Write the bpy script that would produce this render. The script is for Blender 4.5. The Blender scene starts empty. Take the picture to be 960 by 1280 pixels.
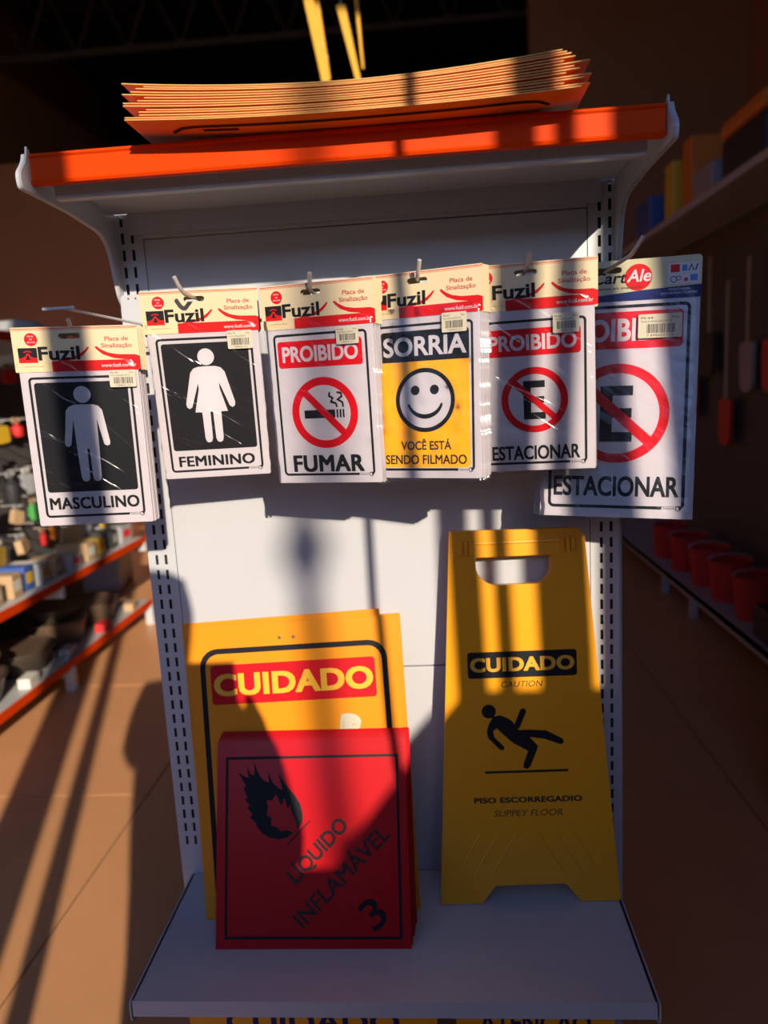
import bpy, bmesh, math, random
from mathutils import Vector, Matrix, noise
from mathutils.geometry import tessellate_polygon
random.seed(7)
PI = math.pi
S = bpy.context.scene
COL = S.collection

# ------------------------------------------------------------------ camera
def look_matrix(yaw, pitch, roll):
    cy, sy, cp, sp = math.cos(yaw), math.sin(yaw), math.cos(pitch), math.sin(pitch)
    f = Vector((-sy * cp, cy * cp, -sp)); r = Vector((cy, sy, 0)); u = r.cross(f)
    c, s = math.cos(roll), math.sin(roll)
    r2 = c * r + s * u; u2 = -s * r + c * u
    return Matrix((r2, u2, -f)).transposed()
CAM = Vector((0.1054, -1.2725, 1.5011))
cam_data = bpy.data.cameras.new('camera'); cam = bpy.data.objects.new('camera', cam_data); COL.objects.link(cam)
cam.matrix_world = Matrix.Translation(CAM) @ look_matrix(0.0730, 0.1656, -0.0553).to_4x4()
cam_data.sensor_fit = 'HORIZONTAL'; cam_data.sensor_width = 36.0; cam_data.lens = 931.6 / 960 * 36
cam_data.clip_start = 0.005; cam_data.clip_end = 200
cam_data.dof.use_dof = True; cam_data.dof.focus_distance = 1.06; cam_data.dof.aperture_fstop = 4.2
S.camera = cam
# ------------------------------------------------------------------ light
SUN_DIR = Vector((-0.34, 1.0, -0.38)).normalized()      # direction the sunlight travels
w = bpy.data.worlds.new('world'); S.world = w; w.use_nodes = True
nt = w.node_tree; bg = nt.nodes['Background']
sky = nt.nodes.new('ShaderNodeTexSky'); sky.sky_type = 'NISHITA'; sky.sun_disc = False
sky.sun_elevation = math.asin(-SUN_DIR.z); sky.sun_rotation = math.atan2(-SUN_DIR.x, -SUN_DIR.y)
sky.air_density = 1.0; sky.dust_density = 0.6; sky.ozone_density = 2.0
tint = nt.nodes.new('ShaderNodeMix'); tint.data_type = 'RGBA'; tint.blend_type = 'MULTIPLY'; tint.inputs[0].default_value = 1.0; tint.inputs[7].default_value = (0.68, 0.86, 1.28, 1)
nt.links.new(sky.outputs[0], tint.inputs[6]); nt.links.new(tint.outputs[2], bg.inputs[0]); bg.inputs[1].default_value = 0.17
sl = bpy.data.lights.new('sun', 'SUN'); sl.energy = 5.6; sl.color = (1.0, 0.86, 0.68); sl.angle = math.radians(0.53)
so = bpy.data.objects.new('sun', sl); COL.objects.link(so); so.rotation_euler = SUN_DIR.to_track_quat('-Z', 'Y').to_euler(); so.location = (4, -10, 6)
S.view_settings.view_transform = 'Standard'; S.view_settings.look = 'None'
S.view_settings.exposure = 0.08; S.view_settings.gamma = 1.0; S.view_settings.use_curve_mapping = False

# ------------------------------------------------------------------ materials
MATS = {}
def mat(name, col, rough=0.5, metal=0.0, var=0.0, vscale=20.0, bump=0.0, bscale=200.0, spec=0.5, coat=0.0):
    if name in MATS: return MATS[name]
    m = bpy.data.materials.new(name); m.use_nodes = True; n = m.node_tree; p = n.nodes['Principled BSDF']
    p.inputs['Roughness'].default_value = rough; p.inputs['Metallic'].default_value = metal
    p.inputs['Specular IOR Level'].default_value = spec
    if coat: p.inputs['Coat Weight'].default_value = coat; p.inputs['Coat Roughness'].default_value = 0.12
    tc = n.nodes.new('ShaderNodeTexCoord')
    ns = n.nodes.new('ShaderNodeTexNoise'); ns.inputs['Scale'].default_value = vscale; ns.inputs['Detail'].default_value = 5
    n.links.new(tc.outputs['Object'], ns.inputs['Vector'])
    mx = n.nodes.new('ShaderNodeMix'); mx.data_type = 'RGBA'
    mx.inputs[6].default_value = (*[c * (1 - var) for c in col], 1); mx.inputs[7].default_value = (*[min(1, c * (1 + var)) for c in col], 1)
    n.links.new(ns.outputs['Fac'], mx.inputs[0]); n.links.new(mx.outputs[2], p.inputs['Base Color'])
    if bump:
        nb = n.nodes.new('ShaderNodeTexNoise'); nb.inputs['Scale'].default_value = bscale; nb.inputs['Detail'].default_value = 3
        n.links.new(tc.outputs['Object'], nb.inputs['Vector'])
        bp = n.nodes.new('ShaderNodeBump'); bp.inputs['Strength'].default_value = bump; bp.inputs['Distance'].default_value = 0.002
        n.links.new(nb.outputs['Fac'], bp.inputs['Height']); n.links.new(bp.outputs[0], p.inputs['Normal'])
    MATS[name] = m; return m
WHITE_METAL = mat('white_powder_coat', (0.50, 0.51, 0.54), 0.33, var=0.03, vscale=8, bump=0.02, bscale=350)
SHADE_IN = mat('slot_shade', (0.012, 0.012, 0.014), 0.8)  # near-black standing in for shade inside slots and holes
LIP = mat('orange_lip_plastic', (0.68, 0.050, 0.002), 0.5, var=0.04, spec=0.06)
PLATE = mat('white_sign_plastic', (0.52, 0.48, 0.52), 0.35, var=0.02)
INK = mat('black_print', (0.012, 0.012, 0.015), 0.45, spec=0.2)
INKB = mat('dark_print_text', (0.02, 0.015, 0.018), 0.4)
RED = mat('red_print', (0.58, 0.003, 0.010), 0.45, spec=0.25)
WHITE_INK = mat('white_print', (0.56, 0.52, 0.56), 0.4)
YEL = mat('yellow_print', (0.90, 0.42, 0.01), 0.4)
CREAM = mat('cream_header_card', (0.66, 0.54, 0.33), 0.5, var=0.03)
CARD_RED = mat('header_red', (0.56, 0.006, 0.008), 0.5, spec=0.25)
MAROON = mat('header_maroon', (0.42, 0.06, 0.05), 0.5)
STICK = mat('sticker_paper', (0.56, 0.51, 0.38), 0.6)
NAVY = mat('navy_print', (0.008, 0.015, 0.11), 0.5, spec=0.2)
GOLD = mat('gold_header_card', (0.50, 0.46, 0.28), 0.4, var=0.06, vscale=10)
STEEL = mat('zinc_wire', (0.60, 0.56, 0.55), 0.30, 0.25)
ORANGE = mat('orange_yellow_sheet', (0.80, 0.28, 0.006), 0.33, var=0.03, vscale=5)
CORE = mat('sheet_core_edge', (0.66, 0.43, 0.11), 0.6, var=0.15, vscale=60)
REDS = mat('red_glossy_sheet', (0.50, 0.004, 0.008), 0.26, var=0.03, spec=0.4)
REDE = mat('red_sheet_edge', (0.45, 0.012, 0.015), 0.5)
YPL = mat('yellow_floor_sign_plastic', (0.88, 0.36, 0.01), 0.30, var=0.03, vscale=6, bump=0.03, bscale=60)
BRONZE = mat('brass_rivet', (0.55, 0.38, 0.15), 0.3, 0.9)

def film_material():
    m = bpy.data.materials.new('clear_film'); m.use_nodes = True; n = m.node_tree
    for x in list(n.nodes): n.nodes.remove(x)
    out = n.nodes.new('ShaderNodeOutputMaterial'); tr = n.nodes.new('ShaderNodeBsdfTransparent'); gl = n.nodes.new('ShaderNodeBsdfGlossy')
    gl.inputs['Roughness'].default_value = 0.14; gl.inputs['Color'].default_value = (1, 1, 1, 1)
    tr.inputs['Color'].default_value = (0.985, 0.985, 0.985, 1)
    fr = n.nodes.new('ShaderNodeFresnel'); fr.inputs['IOR'].default_value = 1.40
    tc = n.nodes.new('ShaderNodeTexCoord'); mp = n.nodes.new('ShaderNodeMapping'); mp.inputs['Rotation'].default_value = (0.0, 0.95, 0.0); mp2 = n.nodes.new('ShaderNodeMapping'); mp2.inputs['Scale'].default_value = (3.4, 1.0, 0.7)
    ns = n.nodes.new('ShaderNodeTexNoise'); ns.inputs['Scale'].default_value = 14; ns.inputs['Detail'].default_value = 2.5; ns.inputs['Distortion'].default_value = 0.8
    bp = n.nodes.new('ShaderNodeBump'); bp.inputs['Strength'].default_value = 0.8; bp.inputs['Distance'].default_value = 0.0062
    mx = n.nodes.new('ShaderNodeMixShader')
    L = n.links.new
    L(tc.outputs['Object'], mp.inputs[0]); L(mp.outputs[0], mp2.inputs[0]); L(mp2.outputs[0], ns.inputs[0]); L(ns.outputs['Fac'], bp.inputs['Height'])
    L(bp.outputs[0], gl.inputs['Normal'])
    L(fr.outputs[0], mx.inputs[0]); L(tr.outputs[0], mx.inputs[1]); L(gl.outputs[0], mx.inputs[2]); L(mx.outputs[0], out.inputs[0])
    return m
FILM = film_material()

# ------------------------------------------------------------------ helpers
def link(name, me, m=None, parent=None, smooth=False):
    o = bpy.data.objects.new(name, me); COL.objects.link(o)
    if m and len(me.materials) == 0: me.materials.append(m)
    if parent: o.parent = parent
    if smooth:
        for p in me.polygons: p.use_smooth = True
    return o
def tag(o, label, cat, group=None, kind=None):
    o['label'] = label; o['category'] = cat
    if group: o['group'] = group
    if kind: o['kind'] = kind
    return o
def thing(name, label, cat, loc=(0, 0, 0), rot=(0, 0, 0), group=None):
    o = bpy.data.objects.new(name, None); COL.objects.link(o); o.empty_display_size = 0.02
    o.location = loc; o.rotation_euler = rot
    return tag(o, label, cat, group)
class G:
    """geometry collector: boxes, polygons, tubes, lathes -> one mesh"""
    def __init__(s): s.v = []; s.f = []
    def box(s, x0, x1, y0, y1, z0, z1):
        b = len(s.v)
        s.v += [(x, y, z) for z in (z0, z1) for y in (y0, y1) for x in (x0, x1)]
        s.f += [tuple(b + i for i in q) for q in ((0, 2, 3, 1), (4, 5, 7, 6), (0, 1, 5, 4), (2, 6, 7, 3), (0, 4, 6, 2), (1, 3, 7, 5))]
        return s
    def flat(s, outer, holes=(), d=0.0):
        """polygon in the x/z plane facing -y at y=-d"""
        loops = [[Vector((p[0], p[1], 0)) for p in l] for l in [outer, *holes]]
        tr = tessellate_polygon(loops); pts = [p for l in loops for p in l]; b = len(s.v)
        s.v += [(p.x, -d, p.y) for p in pts]
        for t in tr:
            a, c, e = (pts[i] for i in t)
            if (c - a).cross(e - a).z < 0: t = (t[0], t[2], t[1])
            s.f.append(tuple(b + i for i in t))
        return s
    def slab(s, outer, holes=(), y0=0.0, y1=0.002):
        """polygon in x/z plane extruded from y0 (front) to y1"""
        loops = [[Vector((p[0], p[1], 0)) for p in l] for l in [outer, *holes]]
        tr = tessellate_polygon(loops); pts = [p for l in loops for p in l]; n = len(pts); b = len(s.v)
        s.v += [(p.x, y0, p.y) for p in pts] + [(p.x, y1, p.y) for p in pts]
        for t in tr:
            a, c, e = (pts[i] for i in t)
            if (c - a).cross(e - a).z < 0: t = (t[0], t[2], t[1])
            s.f.append(tuple(b + i for i in t)); s.f.append(tuple(b + n + i for i in reversed(t)))
        k = 0
        for l in loops:
            m = len(l)
            area = sum(l[i].x * l[(i + 1) % m].y - l[(i + 1) % m].x * l[i].y for i in range(m))
            for i in range(m):
                i0, i1 = b + k + i, b + k + (i + 1) % m
                q = (i0, i0 + n, i1 + n, i1)
                if (area < 0) != (k > 0): q = q[::-1]
                s.f.append(q)
            k += m
        return s
    def ribbon(s, pts, wdt, d=0.0, cap=True, closed=False):
        """thick 2D stroke in the x/z plane"""
        P = [Vector(p) for p in pts]; n = len(P); Lf = []; Rt = []
        for i in range(n):
            a = P[i - 1] if (i > 0 or closed) else P[i]; c = P[(i + 1) % n] if (i < n - 1 or closed) else P[i]
            t = (c - a).normalized(); nn = Vector((-t.y, t.x)); 
            if 0 < i < n - 1 or closed:
                t1 = (P[i] - P[i - 1]).normalized(); cs = max(0.5, math.sqrt(max(0.0, (1 + t1.dot((P[(i + 1) % n] - P[i]).normalized())) / 2)))
            else: cs = 1
            ww = wdt[i] if isinstance(wdt, (list, tuple)) else wdt
            Lf.append(P[i] + nn * ww / 2 / cs); Rt.append(P[i] - nn * ww / 2 / cs)
        if closed:
            b = len(s.v); s.v += [(p.x, -d, p.y) for p in Lf] + [(p.x, -d, p.y) for p in Rt]
            for i in range(n):
                j = (i + 1) % n; s.f.append((b + n + i, b + n + j, b + j, b + i))
            return s
        poly = list(Rt)
        if cap:
            t = (P[-1] - P[-2]).normalized(); r = (wdt[-1] if isinstance(wdt, (list, tuple)) else wdt) / 2; a0 = math.atan2(-t.x, t.y)   # right normal angle
            a0 = math.atan2((Rt[-1] - P[-1]).y, (Rt[-1] - P[-1]).x)
            poly += [P[-1] + Vector((math.cos(a0 + PI * k / 8), math.sin(a0 + PI * k / 8))) * r for k in range(1, 8)]
        poly += Lf[::-1]
        if cap:
            r = (wdt[0] if isinstance(wdt, (list, tuple)) else wdt) / 2; a0 = math.atan2((Lf[0] - P[0]).y, (Lf[0] - P[0]).x)
            poly += [P[0] + Vector((math.cos(a0 + PI * k / 8), math.sin(a0 + PI * k / 8))) * r for k in range(1, 8)]
        return s.flat([(p.x, p.y) for p in poly], d=d)
    def disc(s, x, z, r, d=0.0, n=32, rz=None, a0=0.0):
        return s.flat([(x + r * math.cos(2 * PI * i / n), z + (rz or r) * math.sin(2 * PI * i / n)) for i in range(n)], d=d)
    def ring(s, x, z, r0, r1, d=0.0, n=48):
        c = lambda r: [(x + r * math.cos(2 * PI * i / n), z + r * math.sin(2 * PI * i / n)) for i in range(n)]
        b = len(s.v); s.v += [(p[0], -d, p[1]) for p in c(r0)] + [(p[0], -d, p[1]) for p in c(r1)]
        for i in range(n):
            j = (i + 1) % n; s.f.append((b + i, b + j, b + n + j, b + n + i))
        return s
    def tube(s, pts, r, n=10, closed=False, ends=True):
        P = [Vector(p) for p in pts]; m = len(P); b = len(s.v); up = None
        for i in range(m):
            a = P[i - 1] if (i > 0 or closed) else P[i]; c = P[(i + 1) % m] if (i < m - 1 or closed) else P[i]
            t = (c - a).normalized()
            if up is None: up = Vector((0, 0, 1)) if abs(t.z) < .9 else Vector((1, 0, 0))
            x = t.cross(up).normalized(); y = x.cross(t).normalized(); up = y
            rr = r[i] if isinstance(r, (list, tuple)) else r
            s.v += [tuple(P[i] + (x * math.cos(2 * PI * k / n) + y * math.sin(2 * PI * k / n)) * rr) for k in range(n)]
        for i in range(m - (0 if closed else 1)):
            j = (i + 1) % m
            for k in range(n):
                l = (k + 1) % n; s.f.append((b + i * n + k, b + i * n + l, b + j * n + l, b + j * n + k))
        if not closed and ends:
            s.f.append(tuple(b + k for k in reversed(range(n)))); s.f.append(tuple(b + (m - 1) * n + k for k in range(n)))
        return s
    def lathe(s, prof, n=20, c=(0, 0, 0)):
        b = len(s.v); m = len(prof)
        for r, z in prof: s.v += [(c[0] + r * math.cos(2 * PI * k / n), c[1] + r * math.sin(2 * PI * k / n), c[2] + z) for k in range(n)]
        for i in range(m - 1):
            for k in range(n):
                l = (k + 1) % n; s.f.append((b + i * n + k, b + i * n + l, b + (i + 1) * n + l, b + (i + 1) * n + k))
        s.f.append(tuple(b + k for k in reversed(range(n)))); s.f.append(tuple(b + (m - 1) * n + k for k in range(n)))
        return s
    def mesh_in(s, verts, faces):
        b = len(s.v); s.v += [tuple(v) for v in verts]; s.f += [tuple(b + i for i in f) for f in faces]; return s
    def scaled(s, k):
        s.v = [(a * k, b if abs(b) < 0.02 else b, c * k) for a, b, c in s.v]; return s
    def build(s, name, m, parent=None, smooth=False, label=None, kind=None, bevel=0):
        me = bpy.data.meshes.new(name); me.from_pydata([tuple(v) for v in s.v], [], s.f); me.update()
        o = link(name, me, m, parent, smooth)
        if smooth and hasattr(me, 'set_sharp_from_angle'): me.set_sharp_from_angle(angle=math.radians(40))
        if bevel:
            md = o.modifiers.new('bevel', 'BEVEL'); md.width = bevel; md.segments = 2; md.limit_method = 'ANGLE'
        if label: o['label'] = label
        if kind: o['kind'] = kind
        return o
def rrect(x0, x1, z0, z1, r, n=5):
    r = min(r, (x1 - x0) / 2, (z1 - z0) / 2) if not isinstance(r, (tuple, list)) else r
    rs = r if isinstance(r, (tuple, list)) else (r,) * 4            # BL, BR, TR, TL
    out = []
    for (cx, cz, a, q) in ((x0 + rs[0], z0 + rs[0], PI, rs[0]), (x1 - rs[1], z0 + rs[1], 1.5 * PI, rs[1]), (x1 - rs[2], z1 - rs[2], 0, rs[2]), (x0 + rs[3], z1 - rs[3], PI / 2, rs[3])):
        if q == 0: out.append((cx, cz))
        else: out += [(cx + q * math.cos(a + PI / 2 * k / n), cz + q * math.sin(a + PI / 2 * k / n)) for k in range(n + 1)]
    return out
def fillet(pts, n=4):
    """pts: (x, z, r) -> rounded closed outline"""
    out = []; m = len(pts)
    for i in range(m):
        p = Vector(pts[i][:2]); r = pts[i][2] if len(pts[i]) > 2 else 0
        if not r: out.append(tuple(p)); continue
        a = (Vector(pts[i - 1][:2]) - p); c = (Vector(pts[(i + 1) % m][:2]) - p)
        la, lc = a.length, c.length; a.normalize(); c.normalize()
        d = min(r, la * .49, lc * .49); A = p + a * d; B = p + c * d
        for k in range(n + 1):
            t = k / n; out.append(tuple(A * (1 - t) ** 2 + p * 2 * t * (1 - t) + B * t * t))
    return out
_txt = {}
def text_raw(body, off, shear, spacing):
    key = (body, off, shear, spacing)
    if key in _txt: return _txt[key]
    cu = bpy.data.curves.new('t', 'FONT'); cu.body = body; cu.size = 1.0; cu.offset = off; cu.shear = shear; cu.space_character = spacing; cu.resolution_u = 4
    o = bpy.data.objects.new('t', cu); me = o.to_mesh()
    v = [x.co.copy() for x in me.vertices]; f = [tuple(p.vertices) for p in me.polygons]
    o.to_mesh_clear(); bpy.data.objects.remove(o); bpy.data.curves.remove(cu)
    _txt[key] = (v, f); return v, f
def text(g, body, x, z, wd, cap, off=0.0, shear=0.0, spacing=1.0, rot=0.0, d=0.0):
    """writing centred on x, baseline z, total width wd, capital height cap, on the x/z plane facing -y"""
    bold = off if 'M' in body else off - .02 if off > .035 else max(0.0, off - 0.008) if any(c in body for c in 'NVÁ') else 0.0; off -= bold
    v, f = text_raw(body, off, shear, spacing)
    hv, _ = text_raw('H', off, 0.0, 1.0); ch = max(q.y for q in hv) - min(q.y for q in hv); b0 = min(q.y for q in hv)
    x0, x1 = min(q.x for q in v), max(q.x for q in v); sx = wd / (x1 - x0); sz = cap / ch
    c, s = math.cos(rot), math.sin(rot)
    sh = [(0, 0)] if bold == 0 else [(bold * i, bold * j * .6) for i in (-1, -.33, .33, 1) for j in (-1, 1)]
    for kk, (ex, ez) in enumerate(sh):
        out = []
        for q in v:
            a = (q.x + ex - (x0 + x1) / 2) * sx; b = (q.y + ez - b0) * sz
            out.append((x + a * c - b * s, -d - kk * .00002, z + a * s + b * c))
        g.mesh_in(out, f)
    return g
def prints(items, k, parent, d0=0.00025):
    """items: (name, material, G in plate units, layer) -> thin printed shapes lying on the plate"""
    for name, m, g, layer in items:
        g.v = [(a * k, -(d0 + layer * 0.00018) + b, c * k) for a, b, c in g.v]
        g.build(name, m, parent)
def rz_mat(yaw, tilt, roll):
    return Matrix.Rotation(yaw, 3, 'Z') @ Matrix.Rotation(tilt, 3, 'X') @ Matrix.Rotation(roll, 3, 'Y')
def copy_tree(o, names=None):
    c = o.copy(); COL.objects.link(c)
    for ch in o.children:
        if names and ch.name.split('.')[0] not in names: continue
        d = ch.copy(); COL.objects.link(d); d.parent = c
    return c
def struct(name, g, m, parent=None, **k):
    o = g.build(name, m, parent, **k); o['kind'] = 'structure'; return o

# ------------------------------------------------------------------ setting: floor, walls, roof
GROUT = mat('floor_joint', (0.055, 0.03, 0.02), 0.8)
TILE = mat('brown_floor_tile', (0.70, 0.34, 0.155), 0.36, var=0.12, vscale=3.0, bump=0.02, bscale=90)
CONC = mat('outside_asphalt', (0.13, 0.12, 0.115), 0.9, var=0.15, vscale=1.5)
WALLM = mat('brown_wall_paint', (0.40, 0.19, 0.11), 0.8, var=0.08, vscale=1.2)
ROOFM = mat('dark_roof_sheet', (0.05, 0.045, 0.045), 0.7, var=0.2, vscale=1.0)
FRAME = mat('gate_dark_paint', (0.10, 0.10, 0.11), 0.5)
fl = struct('floor', G().box(-6, 4, -2.3, 10, -0.05, -0.004), GROUT)
tile_me = None
T = 1.10
for i in range(-5, 4):
    for j in range(-3, 8):
        x0 = -1.06 + i * T; y0 = 1.32 + j * T
        xa, xb, ya, yb = max(x0 + .003, -6), min(x0 + T - .003, 4), max(y0 + .003, -2.3), min(y0 + T - .003, 10)
        if xb - xa < .05 or yb - ya < .05: continue
        if xb - xa > T - .01 and yb - ya > T - .01:
            if tile_me is None:
                o = G().box(0, T - .006, 0, T - .006, -0.004, 0).build('floor_tile', TILE, fl); tile_me = o.data
            else: o = link('floor_tile', tile_me, None, fl)
            o.location = (xa, ya, 0)
        else: G().box(xa, xb, ya, yb, -0.004, 0).build('floor_tile', TILE, fl)
struct('ground', G().box(-40, 40, -45, -2.3, -0.2, -0.02), CONC)
struct('wall_left', G().box(-6.2, -6, -2.1, 14, 0, 7.4), WALLM)
struct('wall_street_blocker', G().box(-14, 14, -15.3, -15, -.2, 4.2), mat('street_blocker_grey', (.10, .09, .085), .9))  # unseen, added to cut the low horizon sky and its reflections
struct('wall_aisle_blocker', G().box(1.2, 1.28, -2.1, 1.15, 0, 3.7), WALLM)  # unseen partition added to keep daylight out of the right aisle
struct('wall_back', G().box(-6, 1.45, 9.0, 9.2, 0, 4.72), WALLM)
struct('wall_partition', G().box(1.45, 4, 8.6, 8.8, 0, 7.4), WALLM)
struct('wall_right', G().box(4, 4.2, -2.1, 14, 0, 7.4), WALLM)
struct('wall_front_right', G().box(1.16, 2.4, -2.3, -2.1, 0, 5.1).box(1.16, 2.4, -2.3, -2.1, 6.4, 7.4).box(2.4, 4, -2.3, -2.1, 0, 7.4), WALLM)
struct('wall_front_upper', G().box(-6.2, 1.16, -2.3, -2.1, 6.4, 7.4), WALLM)
struct('wall_front_left', G().box(-6.2, -3.4, -2.3, -2.1, 0, 6.4), WALLM)
roof = struct('ceiling', G().box(-6.2, 4.2, -2.3, 14.1, 7.4, 7.5), ROOFM)
struct('wall_roof_gable', G().box(-6.2, 4.2, 14, 14.1, 0, 7.5), ROOFM)
for k in range(5):                                                   # steel trusses under the roof
    y = 1.5 + k * 2.1; g = G()
    g.box(-6.2, 4.2, y, y + .08, 7.2, 7.3).box(-6.2, 4.2, y, y + .08, 6.35, 6.43)
    for i in range(14):
        x = -6.2 + i * .75; g.tube([(x, y + .04, 6.4), (x + .375, y + .04, 7.22)], .025, 6).tube([(x + .375, y + .04, 7.22), (x + .75, y + .04, 6.4)], .025, 6)
    g.build('roof_truss', FRAME, roof)
for k in range(6):
    x = -5.6 + k * 1.8; G().box(x, x + .06, -2.1, 13.9, 7.3, 7.38).build('purlin', FRAME, roof)

# gate of the shop front (behind the camera): bars cast the stripes; the sheet and leaf are added for the low shadow
YG = -2.2; SX = 0.34 * -YG
def gx(x): return x + SX                                            # plane of the rack -> plane of the gate, along the sun
gate = thing('sliding_gate', 'dark steel shop gate behind the viewer casting striped shadows', 'gate', (gx(.25), YG, 0))
ox = gx(.25)
for (a, b) in ((.108, .150), (.182, .199), (.252, .330)):
    G().box(gx(a) - ox, gx(b) - ox, -.02, .02, 0, 6.4).build('gate_bar', FRAME, gate)
G().box(gx(.105) - ox, gx(.40) - ox, -.012, .012, .05, 1.79).build('shade_sheet', FRAME, gate)
G().box(.86 - ox, .885 - ox, -1.6, -.03, .05, 1.79).build('shade_leaf', FRAME, gate)  # added with the sheet, sized to the slanting edge of the lower shadow
G().tube([(gx(-.016) - ox, 0.6, 0), (gx(-.016) - ox, 0.6, 6.4)], .008, 8).build('lock_rod', FRAME, gate).location = (-.6 * .34, 0, 0)
g2 = thing('gate_post', 'slim steel post at the shop entrance behind the viewer', 'post', (gx(-.475), YG, 0))
G().box(-.022, .022, -.022, .022, 0, 6.4).build('post_tube', FRAME, g2)
g2 = thing('gate_post', 'square steel post left of the photographer at the shop entrance', 'post', (-.145, YG, 0))
G().box(-.027, .027, -.022, .022, 0, 6.4).build('post_tube', FRAME, g2)
g2 = thing('entrance_shade_panel', 'unseen dark panel added left of the photographer to shade the floor', 'door', (-.33, YG, 0))  # unseen panel added to darken a strip of the left floor
G().box(-.085, .085, -.02, .02, .02, 6.4).build('shade_panel', FRAME, g2)
for px_ in (-.95, -1.75, -2.6):
    g2 = thing('gate_post', 'steel post of the shop entrance, %s' % {-.95: 'nearest to the added panel', -1.75: 'middle one of the left three', -2.6: 'farthest to the left'}[px_], 'post', (px_, YG, 0))
    G().box(-.10, .10, -.022, .022, 0, 6.4).build('post_tube', FRAME, g2)
g3 = thing('street_lamp', 'street lamp outside whose soft shadow falls on the rack', 'street lamp', (-.13 + .34 * 7, -7, 0))
G().tube([(0, 0, 0), (0, 0, 6.5)], .022, 10).build('pole', FRAME, g3)
G().lathe([(.0, 0), (.035, .01), (.045, .05), (.03, .09), (.0, .10)], 12, (0, 0, 3.84)).build('junction_box', FRAME, g3)
G().box(-.3, .3, -.08, .08, 6.45, 6.55).build('lamp_head', FRAME, g3)

# ------------------------------------------------------------------ display rack
rack = thing('display_rack', 'white steel gondola shelf unit with orange strip holding the safety signs', 'shelf unit', (0, 0, 0))
def upright(sx):
    up = bpy.data.objects.new('upright', None)
    g = G(); xi, xo = .368, .413
    cols = ((.3802, .3852), (.3967, .4017)); hs = []; z = .66
    while z < 1.79: hs.append((z, z + .0175)); z += .0275
    xs = [xi, cols[0][0], cols[0][1], cols[1][0], cols[1][1], xo]; zs = [0.0]
    for a, b in hs: zs += [a, b]
    zs.append(1.812)
    for i in range(len(xs) - 1):
        for j in range(len(zs) - 1):
            if i in (1, 3) and j % 2 == 1: continue
            a, b = (xs[i], xs[i + 1]) if sx > 0 else (-xs[i + 1], -xs[i])
            k = len(g.v); g.v += [(a, 0, zs[j]), (b, 0, zs[j]), (b, 0, zs[j + 1]), (a, 0, zs[j + 1])]; g.f.append((k, k + 1, k + 2, k + 3))
    def bx(a, b, y0, y1, z0=0.0, z1=1.812):
        if sx < 0: a, b = -b, -a
        g.box(a, b, y0, y1, z0, z1)
    bx(xi - .0035, xi, .0, .05); bx(xo - .002, xo, .0008, .012); bx(xo, xo + .006, .010, .05); bx(xi, xo + .006, .048, .05)
    bx(xo + .006, xo + .009, .02, .05)
    o = g.build('upright', WHITE_METAL, rack)
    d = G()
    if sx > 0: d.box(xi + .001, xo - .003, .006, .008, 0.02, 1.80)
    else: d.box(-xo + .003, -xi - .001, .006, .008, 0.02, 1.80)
    d.build('slot_shade_strip', SHADE_IN, o)  # dark sheet painted as the shade behind the slots
upright(1); upright(-1)
for (a, b) in ((.05, .6), (.602, 1.004), (1.0065, 1.765)):
    G().box(-.3635, .3635, .0, .018, a, b).build('back_panel', WHITE_METAL, rack, bevel=.0012)
G().box(-.3635, .3635, -.004, .018, 1.7665, 1.810).build('top_rail', WHITE_METAL, rack, bevel=.001)
# top shelf tray
ts = G().box(-.4055, .4055, -.235, -.005, 1.806, 1.8085)
ts.box(-.392, .392, -.237, -.2345, 1.7755, 1.8085).box(-.392, .392, -.2345, -.222, 1.7755, 1.777)
ts.box(-.385, .385, -.0075, -.005, 1.772, 1.806)
ts.box(-.4055, .4055, -.262, -.2375, 1.7995, 1.8015).box(-.395, .395, -.262, -.2605, 1.788, 1.8225)
ts.box(-.4055, .4055, -.2605, -.235, 1.8085, 1.8105)
top_shelf = ts.build('top_shelf', WHITE_METAL, rack)
lip = G(); prof = [(-.2625, 1.7860), (-.2725, 1.7868), (-.2745, 1.7900), (-.2715, 1.7925), (-.2705, 1.8190), (-.2730, 1.8215), (-.2715, 1.8248), (-.2625, 1.8252)]
b = len(lip.v); n = len(prof)
for x in (-.4045, .4045): lip.v += [(x, y, z) for y, z in prof]
for i in range(n): j = (i + 1) % n; lip.f.append((b + i, b + j, b + n + j, b + n + i))
lip.f.append(tuple(range(b + n - 1, b - 1, -1))); lip.f.append(tuple(range(b + n, b + 2 * n)))
lip.build('price_strip', LIP, top_shelf, label='bright orange plastic price strip')
def yz_plate(g, pts, x0, x1):
    loops = [[Vector((p[0], p[1], 0)) for p in pts]]; tr = tessellate_polygon(loops); n = len(pts); b = len(g.v)
    g.v += [(x0, p[0], p[1]) for p in pts] + [(x1, p[0], p[1]) for p in pts]
    for t in tr: g.f += [tuple(b + i for i in t), tuple(b + n + i for i in reversed(t))]
    for i in range(n): j = (i + 1) % n; g.f.append((b + i, b + j, b + n + j, b + n + i))
BR = fillet([(-.271, 1.834, 0), (-.276, 1.815, .01), (-.296, 1.795, .012), (-.292, 1.777, .006), (-.17, 1.775, .02), (-.062, 1.766, .03), (-.036, 1.745, .02), (-.014, 1.672, .01), (-.002, 1.66, 0), (-.002, 1.806, 0), (-.262, 1.828, 0)])
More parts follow.
